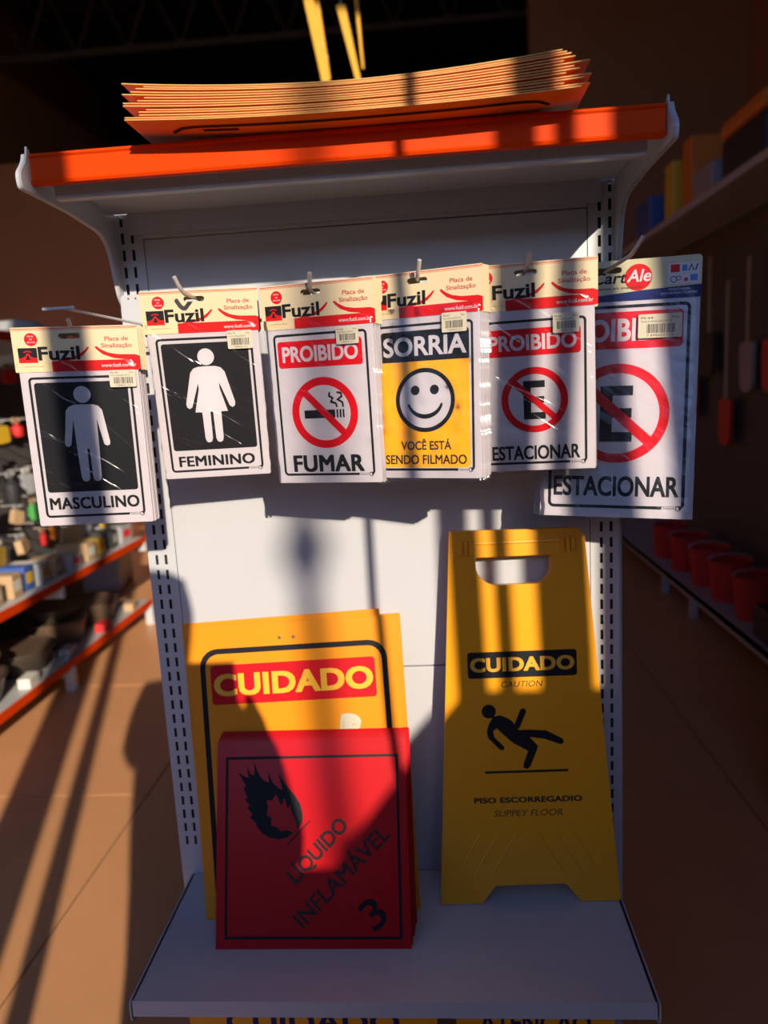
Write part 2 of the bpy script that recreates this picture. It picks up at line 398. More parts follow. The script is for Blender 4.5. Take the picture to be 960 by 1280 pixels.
for sx in (-1, 1):
    g = G(); x = .4075 * sx
    yz_plate(g, BR, x - .0012, x + .0012)
    # folded outer rim of the bracket
    rim = [( x + .003 * sx, p[0], p[1]) for p in BR[1:-2]]
    for i in range(len(rim) - 1):
        k = len(g.v); a, c = rim[i], rim[i + 1]
        g.v += [(x, a[1], a[2]), (x + .006 * sx, a[1], a[2]), (x + .006 * sx, c[1], c[2]), (x, c[1], c[2])]; g.f.append((k, k + 1, k + 2, k + 3))
    g.build('shelf_bracket', WHITE_METAL, rack)
    c = G(); xc = .385 * sx
    c.box(xc - .024, xc + .022, -.006, .045, 1.812, 1.8155).build('upright_cap', WHITE_METAL, rack)
# bottom shelf
bs = G().box(-.392, .392, -.302, -.0035, .597, .600)
bs.box(-.392, .392, -.3045, -.302, .573, .600).box(-.392, .392, -.302, -.292, .573, .5745).box(-.392, -.390, -.302, -.0035, .573, .6).box(.390, .392, -.302, -.0035, .573, .6)
bs.build('bottom_shelf', WHITE_METAL, rack)
for sx in (-1, 1):
    g = G(); x = .3965 * sx
    yz_plate(g, fillet([(-.302, .597, .006), (-.306, .56, .02), (-.25, .545, .03), (-.03, .50, .03), (-.002, .45, 0), (-.002, .597, 0)]), x - .0012, x + .0012)
    g.build('shelf_bracket', WHITE_METAL, rack)
# base deck
G().box(-.392, .392, -.38, -.003, .12, .15).build('base_deck', WHITE_METAL, rack)
G().box(-.392, .392, -.375, -.36, 0, .12).build('kick_plate', WHITE_METAL, rack)
# hook rail clipped to the uprights behind the packs
rail = thing('hook_rail', 'white steel crossbar clipped to the uprights carrying the hooks', 'rail', (0, -.002, 1.655))
rg = G()
rg.slab(rrect(-.409, .409, -.030, .021, .003), [rrect(.3785 * s - .0015, .3785 * s + .0015, .0135, .0165, .0014) for s in (-1.045, 1.045)] + [rrect(.3785 * s - .0015, .3785 * s + .0015, .0135, .0165, .0014) for s in (-1.012, 1.012)], -.011, -.009)
rg.box(-.409, .409, -.009, -.001, .019, .021).box(-.409, .409, -.009, -.001, -.030, -.028)
rg.build('bar_profile', WHITE_METAL, rail)
G().box(-.407, .407, -.006, -.002, -.027, .018).build('bar_hole_shade', SHADE_IN, rail)  # dark filler in place of shade behind the bar's holes

# ------------------------------------------------------------------ wrapped signs on hooks
K = 0.165 / 160.0                                                    # metres per header unit
def euro_hole(cx, cz, w_=28, h_=7, bumpw=9, bumph=4):
    o = rrect(cx - w_ / 2, cx + w_ / 2, cz - h_ / 2, cz + h_ / 2, h_ / 2 - .01, 4)
    return o
def header_small(parent):
    hole = euro_hole(-7, -12)
    outer = rrect(-80, 80, -57, 0, 1.0, 2)
    h = G().slab([(a * K, b * K) for a, b in outer], [[(a * K, b * K) for a, b in hole[::-1]]], -.0022, -.0016).build('header_card', CREAM, parent)
    it = []
    g = G().flat([(-79.5, -2.4), (79.5, -2.4), (79.5, -1.5), (-79.5, -1.5)])
    for i in range(88): x = -79 + i * 1.8; g.flat([(x, -4.4), (x + .8, -4.4), (x + .8, -3.1), (x, -3.1)])
    it.append(('dotted_border', CARD_RED, g, 0))
    it.append(('round_badge', CARD_RED, G().disc(-56, -15.5, 8.3), 0))
    g = G(); text(g, 'FÁCIL', -56, -12.5, 8, 2.0, .01); text(g, 'DE', -56, -16.2, 3.4, 1.8, .01); text(g, 'APLICAR', -56, -20, 11, 2.0, .01); it.append(('badge_text', WHITE_INK, g, 1))
    it.append(('emblem_panel', INK, G().flat([(-74, -45), (-50, -45), (-50, -26), (-74, -26)]), 0))
    g = G().flat([(-74, -45), (-50, -45), (-50, -39), (-55, -38.5), (-59, -36), (-60.5, -33), (-63.5, -33), (-65, -36), (-69, -38.5), (-74, -39)]); it.append(('emblem_curve', CARD_RED, g, 1))
    g = G().flat([(-66, -41), (-58, -41), (-60, -39.3), (-61, -35.5), (-63, -35.5), (-64, -39.3)]); it.append(('emblem_bell', INK, g, 2))
    g = G().ribbon([(-66.5, -31.2), (-62, -30), (-57.5, -31.2)], 1.4); it.append(('emblem_arch', CARD_RED, g, 1))
    g = G(); text(g, 'www.fuzil.com.br/placas', -56.5, -50.5, 26, 1.5, .0); it.append(('small_print', INKB, g, 0))
    # ribbon band with the swooshes
    g = G().flat([(-33, -57), (80, -57), (80, -43.6), (-33, -43.6)])
    it.append(('ribbon_band', CARD_RED, g, 0))
    g = G().flat([(-27, -43.6), (-14, -43.6), (-2, -41.5), (7, -37.5), (13, -32), (16.5, -27.2), (14.5, -26.4), (9.5, -31), (2, -36), (-10, -40)]); it.append(('swoosh', CARD_RED, g, 1))
    g = G().flat([(80, -43.7), (62, -43.7), (46, -41.5), (33, -36.5), (25.5, -30), (23.5, -26.6), (26, -25.8), (31, -30), (40, -34.5), (52, -36.8), (64, -37.2), (74, -37.4), (80, -39.5)]); it.append(('swoosh', CARD_RED, g, 1))
    g = G(); text(g, 'Fuzil', -22.5, -42.3, 53, 17.5, .030, spacing=1.02); it.append(('brand_lettering', INK, g, 2))
    g = G(); text(g, 'Placa de', 52, -19.5, 30, 5.6, .02); text(g, 'Sinalização', 51.5, -28.2, 39, 5.6, .02); it.append(('lettering', MAROON, g, 0))
    g = G(); text(g, 'www.fuzil.com.br', 52, -52.8, 45, 4.6, .018); it.append(('web_address', WHITE_INK, g, 1))
    prints(it, K, h, .00225)
    return h
def barcode(parent, x0, x1, z0, z1, k, big=False):
    b = G().slab([(a * k, c * k) for a, c in rrect(x0, x1, z0, z1, 1.5, 2)], (), -.0038, -.0035).build('price_sticker', STICK, parent)
    rnd = random.Random(int(x0 * 7 + z1)); g = G(); x = x0 + (x1 - x0) * (.2 if big else .15); xe = x1 - (x1 - x0) * .15
    while x < xe:
        wd = rnd.choice((.35, .6, .95)); g.flat([(x, z0 + (z1 - z0) * .2), (x + wd, z0 + (z1 - z0) * .2), (x + wd, z0 + (z1 - z0) * .58), (x, z0 + (z1 - z0) * .58)]); x += wd + rnd.choice((.35, .55, .8))
    prints([('barcode', INKB, g, 0)], k, b, .00385)
    g = G(); h = z1 - z0; w_ = x1 - x0
    text(g, 'PS-' + str(int(40 + x0)), x0 + w_ * .2, z1 - h * .2, w_ * .28, h * .09, .01); text(g, 'Peça', x1 - w_ * .15, z1 - h * .2, w_ * .16, h * .09)
    text(g, 'PLACA SINALIZAÇÃO PS', x0 + w_ * .42, z1 - h * .35, w_ * .7, h * .08); text(g, '7 898455 211', x0 + w_ * .5, z0 + h * .06, w_ * .6, h * .09)
    prints([('sticker_text', INKB, g, 0)], k, b, .00385)
def sleeve(parent, wd, ht, seed):
    rnd = random.Random(seed); nx, nz = 34, 52; V = []; F = []
    dirs = [(rnd.uniform(-1, 1), rnd.uniform(-1, 1), rnd.uniform(0, 6), rnd.uniform(40, 160)) for _ in range(5)]
    for j in range(nz + 1):
        for i in range(nx + 1):
            u = i / nx * 2 - 1; v = j / nz; x = u * wd / 2; z = -ht + v * (ht - .045)
            e = max(0, abs(u) - .93) / .07
            nn = noise.noise(Vector((x * 55 + seed * 3.1, z * 22, seed))) * .0006 + abs(noise.noise(Vector((x * 20 - z * 38, z * 30 + x * 10, seed * 2.3)))) * .0010
            y = -.0040 - nn * (1 + 1.5 * max(0, abs(u) - .8) * 5) + e * .0045
            x += e * noise.noise(Vector((0, z * 60, seed))) * .0022
            V.append((x, y, z))
    n = nx + 1
    for j in range(nz):
        for i in range(nx): F.append((j * n + i, j * n + i + 1, (j + 1) * n + i + 1, (j + 1) * n + i))
    return G().mesh_in(V, F).build('plastic_sleeve', FILM, parent, smooth=True)

PW, PH = 75.0, 207.0                                                 # half plate width, plate height (units), top at z = 0
def frame_border(g, hw, z1, z0, r, t):
    return g.slab and G().flat(rrect(-hw, hw, z0, z1, r), [rrect(-hw + t, hw - t, z0 + t, z1 - t, r - t)[::-1]])
def plate_small(parent):
    dz = .055 * 1.0
    p = G().slab([(a * K, b * K) for a, b in rrect(-76, 76, -207, 6, 2, 2)], (), -.0012, .0008).build('sign_plate', PLATE, parent)
    p.location = (0, 0, -57 * K); return p
def maker_mark(it, x, z, k=1.0, lay=1):
    g = G().flat(rrect(x - 13 * k, x + 4.5 * k, z - 1.6 * k, z + 1.6 * k, .1, 1)); it.append(('mark_gap', PLATE, g, lay))
    g = G(); text(g, 'fuzilarte', x - 5.5 * k, z - .9 * k, 12 * k, 1.9 * k, .01); g.ring(x + 4 * k, z, 2.2 * k, 3.0 * k, n=20); it.append(('maker_mark', INK, g, lay + 1))
def sign_masc(p):
    it = [('border_line', INK, frame_border(G(), 66.5, -6.5, -196, 6, 3.2), 0), ('black_field', INK, G().flat(rrect(-60, 60, -161, -14, 4)), 0)]
    half = [(0, -43.5), (12, -43.8), (19, -46), (23.5, -51.5), (29.6, -94), (28.8, -98), (25.3, -99.5), (21.6, -97.2), (15.2, -63), (14.6, -100), (13.2, -141), (11.6, -146), (7.7, -147.6), (3.8, -146), (2.2, -142), (1.6, -103.5), (0, -102.2)]
    pts = half + [(-a, b) for a, b in half[::-1][1:-1]]
    g = G().flat(pts).disc(0, -30.5, 11)
    it.append(('man_pictogram', WHITE_INK, g, 1))
    g = G(); text(g, 'MASCULINO', 0, -184.5, 118, 15.5, .034, spacing=1.05); it.append(('lettering', INK, g, 0)); maker_mark(it, 58, -194.8)
    prints(it, K, p, .00125)
def sign_fem(p):
    it = [('border_line', INK, frame_border(G(), 66.5, -6.5, -198, 6, 3.2), 0), ('black_field', INK, G().flat(rrect(-60, 60, -166, -14, 4)), 0)]
    half = [(0, -46.5), (12, -46.8), (19, -49), (24, -55), (34.5, -98), (34, -103), (30.5, -105.8), (26.5, -103.5), (14.8, -70), (14.6, -78), (23, -111), (13.4, -111.2), (13, -149), (11.4, -154), (7.7, -155.8), (4, -154), (2.4, -149), (1.9, -111), (0, -110.9)]
    pts = half + [(-a, b) for a, b in half[::-1][1:-1]]
    g = G().flat(pts).disc(0, -33.5, 11.5); it.append(('woman_pictogram', WHITE_INK, g, 1))
    g = G(); text(g, 'FEMININO', 0, -189.5, 108, 14.5, .034, spacing=1.05); it.append(('lettering', INK, g, 0)); maker_mark(it, 58, -196.8)
    prints(it, K, p, .00125)
def diag(g, cx, cz, R_, wd, ang=-PI / 4):
    c, s = math.cos(ang), math.sin(ang); g.flat([(cx + a * c - b * s, cz + a * s + b * c) for a, b in ((-R_, -wd / 2), (R_, -wd / 2), (R_, wd / 2), (-R_, wd / 2))])
def sign_fumar(p):
    it = [('border_line', INK, frame_border(G(), 66.5, -6.5, -197, 6, 3.2), 0), ('red_banner', RED, G().flat(rrect(-61, 59, -51, -16, 4)), 0)]
    g = G(); text(g, 'PROIBIDO', -1, -43.5, 108, 20.5, .032); it.append(('banner_lettering', WHITE_INK, g, 1))
    cz = -112; it.append(('prohibition_ring', RED, G().ring(0, cz, 37, 47.5), 0))
    g = G(); diag(g, 0, cz, 39, 9.5, -.80); it.append(('prohibition_bar', RED, g, 2))
    g = G().flat([(-29.5, cz - 7), (15, cz - 7), (15, cz + 4), (-29.5, cz + 4)])
    for a, b in ((17, 19.5), (21.4, 23.9), (25.8, 28.2)): g.flat([(a, cz - 7), (b, cz - 7), (b, cz + 4), (a, cz + 4)])
    it.append(('cigarette', INK, g, 0))
    g = G().ribbon([(18.5, cz + 7), (17, cz + 12), (10, cz + 14.5), (13, cz + 19), (8, cz + 22), (9, cz + 27)], 2.6, cap=False)
    g.ribbon([(27, cz + 7), (26.5, cz + 13), (20, cz + 17), (26, cz + 21), (25, cz + 25.5), (19, cz + 26.5)], 2.6, d=0.0, cap=False); it.append(('smoke', INK, g, 1))
    g = G(); text(g, 'FUMAR', 0, -191, 101, 21.5, .040, spacing=1.06); it.append(('lettering', INK, g, 0)); maker_mark(it, 57, -195.7)
    prints(it, K, p, .00125)
def sign_sorria(p):
    it = [('border_line', INK, frame_border(G(), 66.5, -8.5, -197.5, 6, 3.2), 0), ('yellow_field', YEL, G().flat(rrect(-61, 61, -193, -56, (5, 5, 0, 0))), 0), ('black_banner', INK, G().flat(rrect(-61, 61, -56, -17, (0, 0, 5, 5))), 0)]
    g = G(); text(g, 'SORRIA', 0, -49, 115, 24.5, .028); it.append(('banner_lettering', WHITE_INK, g, 1))
    cz = -106; it.append(('face_disc', WHITE_INK, G().disc(0, cz, 37), 1)); g = G().ring(0, cz, 35.6, 41.2)
    g.disc(-13.4, cz + 13, 6.2); g.disc(13.4, cz + 13, 6.2)
    sm = [(24 * math.sin(t), cz + 1 - 22 * math.cos(t)) for t in [(-1.25 + 2.5 * i / 16) for i in range(17)]]
    g.ribbon(sm, [3.2 + 2.6 * math.sin(PI * i / 16) for i in range(17)]); it.append(('smiling_face', INK, g, 2))
    g = G(); text(g, 'VOCÊ ESTÁ', 0, -170, 70, 11, .022); text(g, 'SENDO FILMADO', -1, -188.5, 113, 11.5, .022); it.append(('lettering', INKB, g, 1)); maker_mark(it, 57, -196)
    prints(it, K, p, .00125)
def sign_proib(p):
    it = [('border_line', INK, frame_border(G(), 66, -12, -198.5, 6, 3.2), 0), ('red_banner', RED, G().flat(rrect(-61, 59, -57, -23, 4)), 0)]
    g = G(); text(g, 'PROIBIDO', -1, -50, 110, 19.5, .030); it.append(('banner_lettering', WHITE_INK, g, 1))
    cz = -114; it.append(('prohibition_ring', RED, G().ring(0, cz, 33.5, 42.5), 0))
    g = G().flat([(-14, cz - 25), (14, cz - 25), (14, cz - 16), (-4.5, cz - 16), (-4.5, cz - 4), (12.5, cz - 4), (12.5, cz + 4.5), (-4.5, cz + 4.5), (-4.5, cz + 16), (13.5, cz + 16), (13.5, cz + 25), (-14, cz + 25)]); it.append(('letter_e', INK, g, 1))
    g = G(); diag(g, 0, cz, 35, 8, -.74); it.append(('prohibition_bar', RED, g, 2))
    g = G(); text(g, 'ESTACIONAR', 0, -192, 113, 18, .030); it.append(('lettering', INK, g, 0)); maker_mark(it, 57, -197.2)
    prints(it, K, p, .00125)

GROUP = 'wrapped plastic signs hanging on the hooks'
POSE = {  # x, y, z of the top edge centre, yaw, tilt, roll (degrees)
    'masc': (-.368, -.278, 1.604, 8.0, 4.2, 1.3), 'fem': (-.217, -.205, 1.651, 7.8, 8.6, .2), 'fumar': (-.045, -.246, 1.645, -14.2, 2.2, .3),
    'sorria': (.099, -.256, 1.649, -21.3, -3.0, .2), 'proib': (.238, -.268, 1.649, -7.2, 5.5, -.3), 'big': (.386, -.128, 1.663, -16.1, -7.3, 1.5)}
INFO = {
    'masc': ('wrapped white plastic sign reading MASCULINO with a white man pictogram on black', sign_masc, (39, 73, -22, 0), "wrapped sign on the leftmost hook, behind the men's pictogram sign", 4),
    'fem': ('wrapped white plastic sign reading FEMININO with a woman pictogram on black', sign_fem, (33, 67, -24, 1), "wrapped sign on the hook behind the women's pictogram sign", 4),
    'fumar': ('wrapped sign reading PROIBIDO FUMAR with a crossed-out cigarette', sign_fumar, (26, 57, -24, -2), 'wrapped sign stacked behind the no-smoking sign', 4),
    'sorria': ('wrapped yellow sign reading SORRIA with a smiling face', sign_sorria, (27, 60, -23, 1), 'wrapped sign stacked behind the smiling face sign', 4),
    'proib': ('smaller wrapped sign reading PROIBIDO ESTACIONAR with a crossed-out letter E', sign_proib, (25, 57, -31, -7), 'wrapped sign stacked behind the smaller crossed-out E sign', 4)}
def place(o, pose, back=0.0, jit=None):
    x, y, z, a, t, r = pose
    if jit: a += jit[0]; t += jit[1]; r += jit[2]
    M = rz_mat(math.radians(a), math.radians(t), math.radians(r))
    loc = Vector((x, y, z)) + rz_mat(math.radians(pose[3]), 0, 0) @ Vector((0, back, 0))
    o.matrix_world = Matrix.Translation(loc) @ M.to_4x4()
    return M
hole_pts = {}
for key, (lab, fn, bc, lab2, nback) in INFO.items():
    t = thing('wrapped_sign', lab, 'sign', group=GROUP)
    header_small(t); p = plate_small(t); fn(p)
    sleeve(t, .1655, .276, len(hole_pts) + 1)
    x0, x1, z0, z1 = bc
    barcode(t, x0, x1, z0, z1, K)
    for ch in t.children:
        if ch.name.startswith('price_sticker'): ch.location = (0, -.0030, -57 * K)
    M = place(t, POSE[key])
    hole_pts[key] = Vector(POSE[key][:3]) + M @ Vector((-7 * K, 0, -10.0 * K))
    rnd = random.Random(hash_seed := len(hole_pts) * 11)
    for i in range(1, nback + 1):
        c = copy_tree(t, ('header_card', 'sign_plate', 'plastic_sleeve')); c['label'] = lab2.replace('wrapped sign', ['first', 'second', 'third', 'fourth', 'fifth', 'sixth'][i - 1] + ' wrapped sign counting back', 1)
        dr = rnd.uniform(.15, .55) * (1 if i % 2 else .4)
        po = list(POSE[key]); po[0] += (.0004 if key in ('masc', 'fumar', 'sorria', 'proib') else -.001) * i; po[2] -= rnd.uniform(0, .0016)
        place(c, po, .0074 * i, (0, 0, -dr * 1.2))

# large sign at the right
KB = 0.217 / 200.0
tb = thing('wrapped_sign', 'larger wrapped sign at far right reading PROIBIDO ESTACIONAR under a gold header', 'sign', group=GROUP)
hb = G().slab([(a * KB, b * KB) for a, b in rrect(-100, 100, -54, 0, (0, 0, 5, 5), 4)], [[(a * KB, b * KB) for a, b in euro_hole(-16, -13, 34, 8)[::-1]]], -.0022, -.0016).build('header_card', GOLD, tb)
it = [('navy_band', NAVY, G().flat([(-100, -54), (100, -54), (100, -38), (30, -41), (-30, -46), (-100, -49)]), 0)]
it.append(('round_logo', CARD_RED, G().disc(22, -24, 17.5), 1))
g = G(); text(g, 'Cart', -14, -30.5, 44, 15, .02, .2); it.append(('brand_lettering', INK, g, 1))
g = G(); text(g, 'Ale', 23, -30, 31, 16, .02, .2); it.append(('brand_lettering', WHITE_INK, g, 2))
g = G(); text(g, 'segmentos em sinalização', -6, -38.5, 68, 3.6, .004); it.append(('small_print', INKB, g, 2))
it.append(('icon_panel', WHITE_INK, G().flat(rrect(59, 97, -36, -9, 3)), 0))
g = G().flat([(62, -21), (73, -21), (73, -11), (62, -11)]); g.ring(81, -31, 0.1, 2.6, n=12); it.append(('small_icons', CARD_RED, g, 1))
g = G().flat([(76, -20), (82, -20), (82, -12), (76, -12)]).flat([(86, -33), (95, -33), (95, -25), (86, -25)]); it.append(('small_icons', mat('blue_print', (.02, .15, .5), .4), g, 1))
g = G().ribbon([(84, -20), (87, -12), (90, -20)], 1.4, cap=False).ribbon([(92, -20), (94.5, -12)], 1.6, cap=False).ring(66, -30, 3.2, 4.2, n=16).ring(72, -29, 2.2, 3.0, n=16); it.append(('small_icons', INK, g, 1))
g = G(); text(g, 'CONHEÇA NOSSA', 73, -44, 26, 2.8, .006); text(g, 'LINHA DE PRODUTOS EM PVC', 73, -49, 44, 2.8, .006); it.append(('small_print', WHITE_INK, g, 1))
prints(it, KB, hb, .00225)
pb = G().slab([(a * KB, b * KB) for a, b in rrect(-99, 99, -289, 6, 1, 2)], (), -.0012, .0008).build('sign_plate', PLATE, tb); pb.location = (0, 0, -54 * KB)
it = [('border_line', INK, frame_border(G(), 88.5, -5, -277, 8, 4.2), 0), ('red_banner', RED, G().flat(rrect(-80, 80, -63, -14, 6)), 0)]
g = G(); text(g, 'PROIBIDO', 0, -53, 148, 30, .030); it.append(('banner_lettering', WHITE_INK, g, 1))
cz = -149; it.append(('prohibition_ring', RED, G().ring(0, cz, 54, 66.5), 0))
g = G().flat([(-22, cz - 38), (20, cz - 38), (20, cz - 25), (-6, cz - 25), (-6, cz - 6), (19, cz - 6), (19, cz + 7), (-6, cz + 7), (-6, cz + 24), (20, cz + 24), (20, cz + 37), (-22, cz + 37)]); it.append(('letter_e', INK, g, 1))
g = G(); diag(g, 0, cz, 56, 13.5, -.74); it.append(('prohibition_bar', RED, g, 2))
g = G(); text(g, 'ESTACIONAR', 0, -260, 161, 26, .030); it.append(('lettering', INK, g, 0)); maker_mark(it, 76, -275.2, 1.2)
prints(it, KB, pb, .00125)
sleeve(tb, .2185, .374, 9)
barcode(tb, 24, 78, -51, -20, KB, True)
for ch in tb.children:
    if ch.name.startswith('price_sticker'): ch.location = (0, -.0030, -54 * KB)
M = place(tb, POSE['big']); hole_pts['big'] = Vector(POSE['big'][:3]) + M @ Vector((-16 * KB, 0, -10.5 * KB))
rnd = random.Random(5)
for i in range(1, 5):
    c = copy_tree(tb, ('header_card', 'sign_plate', 'plastic_sleeve')); c['label'] = ['first', 'second', 'third', 'fourth'][i - 1] + ' larger wrapped sign counting back behind the far right PROIBIDO ESTACIONAR sign'
    po = list(POSE['big']); po[0] -= .0035 * i; po[2] -= .001 * i; place(c, po, .008 * i, (0, 0, -.3 * (i % 2)))

# hooks
HL = {'masc': "wire display hook through the men's sign, with a label bar", 'fem': "wire display hook through the women's pictogram sign", 'fumar': 'wire display hook through the no-smoking sign',
      'sorria': 'wire display hook through the smiling face sign', 'proib': 'wire display hook through the smaller crossed-out E sign', 'big': 'wire display hook through the larger gold-header sign at far right'}
for key, hp in hole_pts.items():
    z = hp.z; tz = z
    h = thing('display_hook', HL[key], 'hook', (hp.x, -.012, z), group='wire hooks on the rail')
    ye = -.262 if key in ('masc', 'sorria', 'proib') else -.245; yo = ye + .012
    px = -.004 if key in ('fem',) else (0.004 if key != 'big' else .010)
    pts = [(0, -.002, 0), (0, yo, 0), (px * .15, yo - .008, .003), (px * .5, yo - .016, .009), (px, yo - .024, .019)]
    G().tube(pts, .0028, 10).build('wire_arm', STEEL, h, smooth=True)
    g = G().tube([(0, -.002, 0), (0, -.0015, .018)], .0028, 8).box(-.010, .010, -.001, 0.0, -.012, .018)
    g.build('back_clip', STEEL, h)
    if key == 'masc':
        G().tube([(.004, -.003, -.004), (.004, -.004, .026), (.003, -.012, .0325), (-.004, -.262, .034)], .0022, 8).build('upper_arm', STEEL, h, smooth=True)
        G().box(-.034, .010, -.2665, -.2625, .0325, .0365).build('label_bar', WHITE_METAL, h, bevel=.001)

# ------------------------------------------------------------------ sheets leaning on the lower shelf
def lean(o, bl, tilt, yaw=0.0, roll=0.0):
    o.matrix_world = Matrix.Translation(Vector(bl)) @ (Matrix.Rotation(yaw, 3, 'Z') @ Matrix.Rotation(-tilt, 3, 'X') @ Matrix.Rotation(-roll, 3, 'Y')).to_4x4()
# orange CUIDADO boards: origin at lower-left, facing -y
OW, OH = .3696, .511
def orange_board(label, printed):
    t = thing('warning_board', label, 'sign', group='orange warning boards leaning on the back panel')
    p = G().box(0, OW, 0, .002, 0, OH).build('board_sheet', ORANGE, t, bevel=.0004)
    g = G()
    for x in (.165, .1895): g.lathe([(0, -.0012), (.0032, -.0010), (.0034, .0), (.003, .0004)], 12, (x, 0, 0))
    g.v = [(a, c, b + OH - .0265) for a, b, c in g.v]
    g.build('rivets', BRONZE, t)
    if printed:
        it = []
        def B(x0, x1, z0, z1, r): return rrect(x0, x1, OH - z1, OH - z0, r)
        g = G().flat(B(.020, .3500, .040, .490, .032), [B(.0295, .3405, .0495, .4805, .024)[::-1]]); it.append(('border_line', INK, g, 0))
        it.append(('red_banner', RED, G().flat(B(.038, .328, .069, .138, .006)), 0))
        g = G(); text(g, 'CUIDADO', .183, OH - .1225, .278, .037, .042, spacing=1.05); it.append(('banner_lettering', mat('yellow_lettering', (.88, .45, .03), .4), g, 1))
        g = G().disc(.1145, OH - .205, .0165).flat(fillet([(.10, OH - .225, .01), (.14, OH - .225, .01), (.15, OH - .33, .01), (.09, OH - .33, .01)])); it.append(('pictogram', INK, g, 0))
        g = G().flat(fillet([(.2625, OH - .166, .002), (.276, OH - .164, .004), (.291, OH - .168, .008), (.298, OH - .178, .004), (.292, OH - .196, .004), (.2585, OH - .196, .002)])); it.append(('old_sticker', STICK, g, 0))
        g = G(); text(g, '789 214', .267, OH - .190, .022, .004, rot=PI / 2 - .2); text(g, 'PL', .286, OH - .186, .008, .004, rot=.3); it.append(('sticker_text', mat('sticker_gold_text', (.45, .3, .08), .5), g, 1))
        prints(it, 1.0, t, .00015)
    return t
ot = math.atan2(.0896, .5027)
specs = [  # bottom-left x, y, z ; tilt ; roll ; label
    ((-.3288, -.1296, .6003), ot, .0005, 'front orange warning board reading CUIDADO in a red banner'),
    ((-.3270, -.1235, .6003), ot - .002, -.006, 'orange board directly behind the front CUIDADO board'),
    ((-.3230, -.1165, .6003), ot - .006, -.0015, 'orange board showing as a thin edge, third from the front'),
    ((-.3335, -.1055, .6020), ot - .021, .020, 'rearmost orange board, tilted and standing highest behind the others')]
for i, (bl, ti, ro, lb) in enumerate(specs):
    o = orange_board(lb, i == 0)
    if i == 3: o.children[0].scale = (.955, 1, 1); 
    lean(o, bl, ti, 0.0, ro + .030 if i < 3 else .045)
    
# red flammable-liquid placards
RW, RH = .325, .330
U = lambda a, b: (a, b)
def red_placard(label, printed):
    t = thing('hazard_placard', label, 'sign', group='red hazard placards stacked on the lower shelf')
    o = G().box(0, RW, 0, .0012, 0, RH).build('placard_sheet', REDS, t)
    o.data.materials.append(mat('red_core_edge', (.60, .07, .06), .6))
    for p in o.data.polygons: p.material_index = 0 if abs(p.normal.y) > .5 else 1
    if printed:
        it = []
        g = G().flat([(.0150, .0150), (.3110, .0140), (.3130, .3045), (.0145, .3045)], [[(.0195, .0195), (.0195, .3000), (.3080, .3000), (.3060, .0185)]]); it.append(('border_line', INK, g, 0))
        g = G()
        def flame(px, py): return (.0130 + (px - 218) * .000520, .3041 - (py - 600) * .000474)
        pts = [(262, 652), (285, 668), (298, 672), (292, 634), (306, 660), (318, 664), (316, 618), (332, 660), (348, 682), (366, 690), (362, 652), (380, 692), (402, 712), (412, 716), (396, 656), (424, 700), (452, 735), (470, 765), (478, 800), (476, 828), (460, 850),
               (452, 815), (440, 788), (438, 764), (428, 782), (418, 744), (406, 768), (390, 730), (376, 752), (358, 750), (364, 775), (358, 800), (376, 812), (372, 835), (395, 842), (404, 856), (428, 852), (446, 862), (425, 878), (398, 884), (370, 878), (345, 864), (325, 838), (322, 824), (300, 808), (312, 800), (292, 772), (304, 768), (284, 745), (296, 742), (280, 706), (290, 700)]
        g.flat([flame(*p) for p in pts]); it.append(('flame_pictogram', INK, g, 0))
        g = G().ribbon([(.1214, .1615), (.1601, .1991)], .0022, cap=False); it.append(('flame_base_line', INK, g, 1))
        INKR = mat('placard_text_ink', (.03, .012, .014), .3)
        def along(g, body, a, b, cap, off):
            a, b = Vector(a), Vector(b); m = (a + b) / 2; text(g, body, m.x, m.y, (b - a).length, cap, off, rot=math.atan2((b - a).y, (b - a).x))
        g = G(); along(g, 'LÍQUIDO', (.1362, .0980), (.2272, .1886), .0255, .030); it.append(('lettering', INKR, g, 0))
        g = G(); along(g, 'INFLAMÁVEL', (.1472, .0313), (.2964, .1737), .0260, .018); it.append(('lettering', INKR, g, 0))
        g = G(); text(g, '3', .2790, .0345, .033, .048, .012, rot=PI / 4 - .1); it.append(('class_number', INK, g, 0))
        prints(it, 1.0, t, .00015)
    return t
rt = math.atan2(.114, .309)
names = ['front red hazard placard reading LÍQUIDO INFLAMÁVEL 3 with a flame', 'red placard directly behind the front flame placard', 'third red placard from the front of the pile', 'fourth red placard from the front of the pile', 'fifth red placard from the front of the pile', 'sixth red placard from the front of the pile', 'rearmost red placard, standing highest in the pile']
for i in range(7):
    o = red_placard(names[i], i == 0)
    o.matrix_world = Matrix()
    jitter = [0, .002, -.001, .003, .0015, .0, .0025][i]
    yb = -.1991 + i * .0098; lean(o, (-.2923 + i * .0011 + jitter * .4, yb, .6003), math.asin((-.0850 + .0016 * i - yb) / RH), .003, 0)

